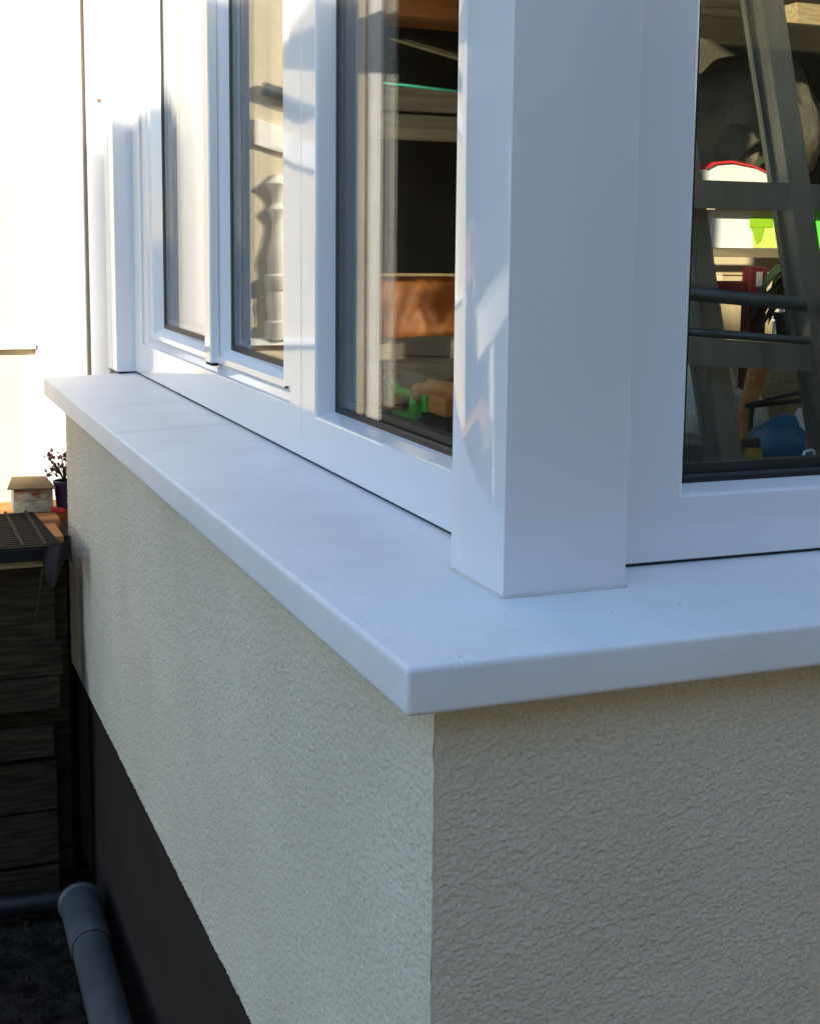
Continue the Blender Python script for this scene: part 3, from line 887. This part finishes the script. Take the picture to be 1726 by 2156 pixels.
tv = thing('toy_vehicle', 'dark toy vehicle with orange boom beside the green figure', 'toy', (0.345, 0.77, 0.052))
tube('boom', [(.335, .812, .128), (.335, .80, .131), (.335, .74, .133), (.335, .62, .133)], [.008, .0105, .011, .011], 'toy_orange', tv)
box('cab', (.322, .715, .098), (.365, .80, .124), 'toy_orange', tv, bev=.004)
box('door', (.3195, .775, .098), (.3215, .792, .122), 'green', tv)
box('chassis', (.325, .66, .066), (.375, .81, .097), 'black', tv, bev=.004)
for y in (.70, .785):
    for x in (.312, .37):
        bm = bmesh.new()
        tube_bm(bm, [(x, y, .071), (x + .002, y, .071), (x + .014, y, .071), (x + .016, y, .071)], [.015, .019, .019, .015], 18)
        w_ = link('wheel', to_mesh(bm, 'wheel'), 'black', tv)
        bm = bmesh.new()
        tube_bm(bm, [(x - .002, y, .071), (x - .0005, y, .071)], [.007, .008], 12)
        link('hub', to_mesh(bm, 'hub'), 'grey', w_)
db = lathe('jar', [(.017, 0), (.019, .03), (.019, .055), (.013, .064), (.013, .074), (.0145, .075), (.0145, .086), (.001, .087)], (0.345, .99, .0525), 'yellow')
tag(db, 'small amber jar on the inner window board behind the toy figure', 'jar')
bxs = box('storage_box', (.33, 1.06, .0525), (.45, 1.40, .115), 'grey', None, bev=.004)
tag(bxs, 'low grey box on the inner window board behind the amber jar', 'box')

# ------------------------------------------------------------------ inside: workbench, ladder and clutter behind the right window
wb = thing('workbench', 'wooden workbench just inside the right window under the clutter', 'workbench', (1.3, 0.9, -0.80))
box('top', (0.50, 0.40, -0.085), (2.6, 1.50, -0.045), 'shelf', wb, bev=.003)
for x in (0.55, 2.48):
    for y in (0.45, 1.40):
        box('leg', (x, y, -0.80), (x + .07, y + .07, -0.086), 'shelf', wb)

# aluminium ladder leaning inside the window
ld = thing('step_ladder', 'aluminium ladder leaning inside the right window', 'ladder', (0.85, 0.80, -0.045))
def rail(p0, p1, wdt, dep, par, m='alu'):
    bm = bmesh.new()
    p0, p1 = Vector(p0), Vector(p1)
    ax = (p1 - p0).normalized()
    sx = Vector((1, 0, 0)); sx = (sx - ax * sx.dot(ax)).normalized(); sy = ax.cross(sx)
    # channel section with lips
    sec = [(-.5, -.5), (.5, -.5), (.5, -.28), (.34, -.28), (.34, .28), (.5, .28), (.5, .5), (-.5, .5), (-.5, .28), (-.34, .28), (-.34, -.28), (-.5, -.28)]
    A = [p0 + sx * a * wdt + sy * b * dep for a, b in sec]
    B = [p1 + sx * a * wdt + sy * b * dep for a, b in sec]
    prism_bm(bm, A, B)
    return link('rail', to_mesh(bm, 'rail'), m, par)
rail((0.985, .75, -.045), (0.782, .75, .80), .036, .052, ld)
rail((0.825, .80, -.045), (0.640, .80, .80), .036, .052, ld)
rail((1.120, .62, -.045), (0.975, .62, .80), .03, .05, ld, 'alu_dark')
def step(x0, x1, za, zb_, y0, y1, name='step'):
    bm = bmesh.new()
    prism_bm(bm, [(x0, y0, za - .012), (x1, y0, zb_ - .012), (x1, y1, zb_ - .012), (x0, y1, za - .012)], [(x0, y0, za), (x1, y0, zb_), (x1, y1, zb_), (x0, y1, za)])
    prism_bm(bm, [(x0, y0 - .002, za - .038), (x1, y0 - .002, zb_ - .038), (x1, y0 + .003, zb_ - .038), (x0, y0 + .003, za - .038)], [(x0, y0 - .002, za + .001), (x1, y0 - .002, zb_ + .001), (x1, y0 + .003, zb_ + .001), (x0, y0 + .003, za + .001)])
    return link(name, to_mesh(bm, name), 'alu', ld)
step(0.66, 0.925, .200, .182, .735, .80)
step(0.69, 1.00, .418, .418, .735, .80)
tube('rung', [(0.66, .735, .264), (0.95, .735, .240)], .0105, 'alu_dark', ld, 14)
tube('rung', [(0.66, .735, .209), (0.93, .735, .189)], .006, 'alu_dark', ld, 12)
bm = bmesh.new()
tube_bm(bm, [(.935, .712, .236), (.935, .700, .236), (.935, .696, .236)], [.014, .014, .010], 16)
link('pivot_knob', to_mesh(bm, 'pivot_knob'), 'black', ld)
for x in (.985, .825):
    box('foot', (x - .026, .745, -.0449), (x + .026, .825, -.02), 'black', ld, bev=.003)

RACK0 = set(bpy.data.objects)
# rack in the room
rk = thing('storage_rack', 'storage rack with a long shelf board behind the ladder', 'rack', (1.8, 2.0, -0.80))
sh = box('shelf', (1.36, 1.90, 0.418), (2.8, 2.30, 0.466), 'shelf', rk, bev=.003)
box('shelf', (1.36, 2.10, 0.848), (2.8, 2.40, 0.853), 'black', rk)
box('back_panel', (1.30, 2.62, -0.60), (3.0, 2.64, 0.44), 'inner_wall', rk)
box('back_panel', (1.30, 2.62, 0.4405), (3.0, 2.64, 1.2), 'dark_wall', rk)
for x in (1.30, 2.81):
    box('upright', (x, 1.93, -0.80), (x + .04, 1.97, 1.2), 'alu_dark', rk)
box('shelf', (1.345, 1.92, 0.300), (2.8, 2.30, 0.319), 'shelf', rk)
# timber offcuts on top
for i, (a, b, lab) in enumerate((((1.56, 2.10, .868), (1.748, 2.40, .918), 'thick pale timber offcut at the top left of the right window'), ((1.55, 2.08, .8535), (1.725, 2.40, .8665), 'thin pale board under the thick offcut on the top shelf'),
                                 ((1.85, 2.12, .8535), (2.20, 2.40, .905), 'pale timber board right of the ladder on the top shelf'))):
    o = box('timber_offcut', a, b, 'pale_wood', None, bev=.002, rot=Matrix.Rotation(-.12 if i == 0 else 0, 3, 'Y'))
    if i == 0: o.location.z = .012
    tag(o, lab, 'timber', 'pale timber on the top shelf')
tag(lump('dust_sheet', (1.90, 2.38, 0.62), (0.20, 0.16, 0.20), 'sheet', None, .14, 1.8, 4, flat=-.70, seed=2), 'drab dust sheet draped over a rounded heap on the shelf behind the ladder', 'dust sheet')
pb = lump('plastic_wrap', (1.70, 2.12, 0.535), (0.06, 0.05, 0.075), 'sheet', None, .2, 2.4, 3, flat=-.90, seed=5)
tag(pb, 'crumpled plastic wrapping standing on the shelf left of the dust sheet', 'plastic')
# open magazine stack: curved top
mg = thing('magazine_stack', 'stack of pale magazines with red cover curling on the shelf', 'magazines', (1.54, 1.98, .467))
bm = bmesh.new()
top = [(1.445, .4675), (1.475, .490), (1.50, .502), (1.54, .506), (1.60, .498), (1.645, .482), (1.66, .4675)]
prism_bm(bm, [(x, 1.905, z) for x, z in top], [(x, 2.10, z) for x, z in top])
link('pages', to_mesh(bm, 'pages'), 'stone_white', mg)
bm = bmesh.new()
tp2 = [(1.475, .4905), (1.50, .5025), (1.54, .5065), (1.60, .4985), (1.645, .4825), (1.65, .486), (1.60, .503), (1.54, .512), (1.50, .508), (1.475, .495)]
prism_bm(bm, [(x, 1.90, z) for x, z in tp2], [(x, 2.105, z) for x, z in tp2])
link('cover', to_mesh(bm, 'cover'), 'bright_red', mg)
# white/green boxes
pk = thing('product_box', 'white box with lime print on the rack under the shelf board', 'box', (1.62, 2.0, .320))
pkb = box('body', (1.528, 1.955, .3200), (1.712, 2.15, .4055), 'white', pk, bev=.001)
box('print', (1.628, 1.9520, .368), (1.690, 1.9534, .390), 'lime', pkb)
box('print', (1.640, 1.9535, .3215), (1.7115, 1.9546, .404), 'pale_lime', pkb)
poly('print', [(1.632, .367), (1.668, .367), (1.660, .338), (1.648, .330)], 'y', 1.9520, 1.9534, 'lime', pkb)
pk2 = thing('product_box', 'bright green box at the right frame edge under the shelf board', 'box', (1.87, 2.0, .320))
pkb = box('body', (1.800, 1.955, .3200), (1.98, 2.15, .408), 'green', pk2, bev=.001)
box('print', (1.832, 1.9530, .345), (1.95, 1.9545, .372), 'white', pkb)
for o in [q for q in bpy.data.objects if q not in RACK0 and q.parent is None]:
    o.location = Vector(o.location) + Vector((-0.137, -0.20, 0.0))     # the rack stands a little nearer the windows
# dark red clamp frame
rf = thing('clamp_frame', 'dark red steel clamp frame standing behind the ladder rungs', 'clamp', (1.27, 1.40, -.045))
box('upright', (1.272, 1.42, -.0449), (1.314, 1.45, .285), 'red', rf, bev=.003)
box('slot_plate', (1.286, 1.4170, .245), (1.300, 1.4199, .275), 'grey', rf, bev=.001)
box('arm', (1.19, 1.425, .235), (1.2715, 1.448, .256), 'red', rf, bev=.003)
box('brace', (1.10, 1.425, .020), (1.271, 1.448, .045), 'red', rf, bev=.003, rot=Matrix.Rotation(.55, 3, 'Y'))
# plants
def plant(name, c, leaves, L, label, pot=True, droop=.7, seed=1):
    random.seed(seed)
    t = thing(name, label, 'plant', (c[0], c[1], c[2]))
    bm = bmesh.new()
    stems = bmesh.new()
    for k in range(leaves):
        a = k * 2.4 + random.uniform(-.3, .3)
        l = L * random.uniform(.7, 1.15)
        up = random.uniform(.25, 1.0)
        base = Vector(c) + Vector((0, 0, .02 + .10 * k / leaves))
        dirv = Vector((math.cos(a), math.sin(a), 0)); side = Vector((-math.sin(a), math.cos(a), 0))
        prev = None
        rows = []
        for j in range(6):
            s = j / 5
            q = base + dirv * (l * s) + Vector((0, 0, l * (up * s - (up + droop) * s * s)))
            w_ = l * .17 * math.sin(math.pi * min(1, s * .9 + .1)) + .0006
            rows.append((bm.verts.new(q - side * w_), bm.verts.new(q + Vector((0, 0, -.004))), bm.verts.new(q + side * w_)))
        for j in range(5):
            A, B = rows[j], rows[j + 1]
            bm.faces.new((A[0], A[1], B[1], B[0])); bm.faces.new((A[1], A[2], B[2], B[1]))
        tube_bm(stems, [Vector(c), base], .0018, 5)
    link('leaves', to_mesh(bm, 'leaves', True), 'leaf', t)
    link('stem', to_mesh(stems, 'stem'), 'leaf', t)
    if pot:
        lathe('pot', [(.030, 0), (.042, .09), (.046, .092), (.046, .105), (.040, .105), (.038, .09)], (c[0], c[1], c[2] - .105), 'black', t)
    return t
plant('house_plant', (1.345, 1.36, .195), 22, .115, 'dark leafy house plant in a black pot behind the ladder rungs', True, .9, 4)
box_p = box('plant_stand', (1.28, 1.29, -.0449), (1.42, 1.43, .0895), 'pale_wood', None, bev=.003)
tag(box_p, 'pale wooden block under the black pot of the house plant', 'plant stand')
plant('house_plant', (1.62, 1.85, .467), 10, .095, 'small dark plant on the shelf at the right window edge', False, .6, 9).location
pc = thing('packing_carton', 'large beige packing carton behind the red clamp and plant', 'carton', (1.62, 1.74, -.80))
box('body', (1.36, 1.66, -.799), (1.95, 1.90, .262), 'beige_card', pc, bev=.003)
box('flap', (1.36, 1.655, .2625), (1.95, 1.76, .266), 'beige_card', pc)
box('tape', (1.60, 1.6585, -.30), (1.64, 1.6598, .261), 'card', pc)
# white tubes, tins, wood sticks
for k, (x, lab) in enumerate(((1.462, 'thin white tube standing left of its twin behind the plant'), (1.478, 'thicker white tube standing right of its twin behind the plant'))):
    rr = .004 if k == 0 else .0075
    tag(tube('white_tube', [(x, 1.60, -.0), (x, 1.60, .282)], rr, 'white', None, 10), lab, 'tube', 'white tubes behind the plant')
box_t = box('tool_case', (1.40, 1.53, -.0449), (1.56, 1.70, -.0005), 'black', None, bev=.004)
tag(box_t, 'black tool case under the white tubes', 'case')
for k, (a, b, rr, lab) in enumerate((((1.108, 1.2, -.03), (1.142, 1.2, .13), .008, 'thin orange wood stick leaning below the ladder step'), ((1.122, 1.22, -.03), (1.178, 1.22, .135), .016, 'broad orange wood lath leaning below the ladder step'))):
    bm = bmesh.new()
    a, b = Vector(a), Vector(b)
    prism_bm(bm, [a + Vector((-rr, -.006, 0)), a + Vector((rr, -.006, 0)), a + Vector((rr, .006, 0)), a + Vector((-rr, .006, 0))],
             [b + Vector((-rr, -.006, 0)), b + Vector((rr, -.006, 0)), b + Vector((rr, .006, 0)), b + Vector((-rr, .006, 0))])
    tag(link('wood_lath', to_mesh(bm, 'wood_lath'), 'orange_wood'), lab, 'lath', 'orange laths')
hg = thing('wire_rack', 'pair of black wire rods over the clutter on the workbench', 'rack', (1.15, 1.1, 0))
tube('rod', [(1.07, 1.1, .050), (1.16, 1.1, .066), (1.30, 1.1, .069)], .0035, 'black', hg, 8)
tube('rod', [(1.07, 1.12, .043), (1.16, 1.12, .048), (1.30, 1.12, .052)], .0045, 'black', hg, 8)
tube('leg', [(1.29, 1.11, .069), (1.29, 1.11, -.045)], .004, 'black', hg, 8)
tube('leg', [(1.075, 1.11, .050), (1.075, 1.11, -.045)], .004, 'black', hg, 8)
bgs = ((1.085, 1.28, .045, .055, .05, .10, 'plastic', 'pale crumpled plastic sack at the left edge of the right pane'), (1.18, 1.30, .00, .05, .05, .05, 'plastic', 'small pale plastic bag between ladder rail and laths'),
       (1.245, 1.16, -.01, .045, .05, .04, 'plastic', 'pale bag with shiny folds above the blue sack'))
for k, (x, y, z, a, b, c, m, lab) in enumerate(bgs):
    tag(lump('plastic_bag', (x, y, z), (a, b, c), m, None, .3, 2.6, 3, flat=-.9 if k == 0 else None, seed=k + 3), lab, 'plastic bag', 'pale plastic bags on the workbench')
tag(lump('blue_sack', (1.00, .92, .002), (.050, .05, .052), 'blue', None, .22, 2.2, 3, flat=-.9, seed=8), 'blue crumpled sack on the workbench at the window', 'sack')
bw = lathe('bowl', [(.010, 0), (.030, .010), (.038, .024), (.036, .024), (.028, .012), (.004, .006)], (.985, .80, -.0449), 'white')
tag(bw, 'small white bowl in front of the blue sack', 'bowl')
gb = box('grey_box', (.74, .86, -.0449), (.87, .98, .022), 'grey', None, bev=.003)
tag(gb, 'grey cardboard box in the lower left corner of the right pane', 'box')
tag(lump('red_rag', (1.06, 1.22, .018), (.022, .02, .009), 'bright_red', None, .3, 2, 2, seed=1), 'small red rag on the pale sack at the pane edge', 'rag')
sp = thing('spray_can', 'yellow and black spray can beside the foot of the ladder', 'can', (.90, .85, -.045))
lathe('body', [(.014, 0), (.015, .002), (.015, .050), (.011, .058), (.011, .060)], (.902, .85, -.0449), 'yellow', sp)
lathe('band', [(.0153, .018), (.0153, .028)], (.902, .85, -.0449), 'black', sp)
lathe('cap', [(.011, .0602), (.011, .072), (.009, .074)], (.902, .85, -.0449), 'black', sp)
pd = thing('pump_bottle', 'small clear pump bottle at the right frame edge inside', 'bottle', (.905, .70, -.045))
lathe('bottle', [(.012, 0), (.013, .003), (.013, .045), (.006, .052), (.006, .058)], (.905, .70, -.0449), 'grey', pd)
tube('pump', [(.905, .70, .012), (.905, .70, .030), (.899, .70, .032), (.888, .70, .030), (.886, .70, .022)], .0025, 'white', pd, 8)

# darker cupboard added so the view through the near left pane stays dark
cb2 = thing('dark_backdrop', 'tall dark cupboard added to keep the room dim behind the near left pane', 'backdrop', (0.9, 3.4, -0.80))
box('backdrop_block', (0.42, 3.2, -0.80), (1.9, 3.8, 1.3), 'dark_wall', cb2, bev=.005)
for x0, x1 in ((0.43, 1.155), (1.165, 1.89)):
    dr = box('door', (x0, 3.18, -0.78), (x1, 3.199, 1.28), 'dark_board', cb2, bev=.003)
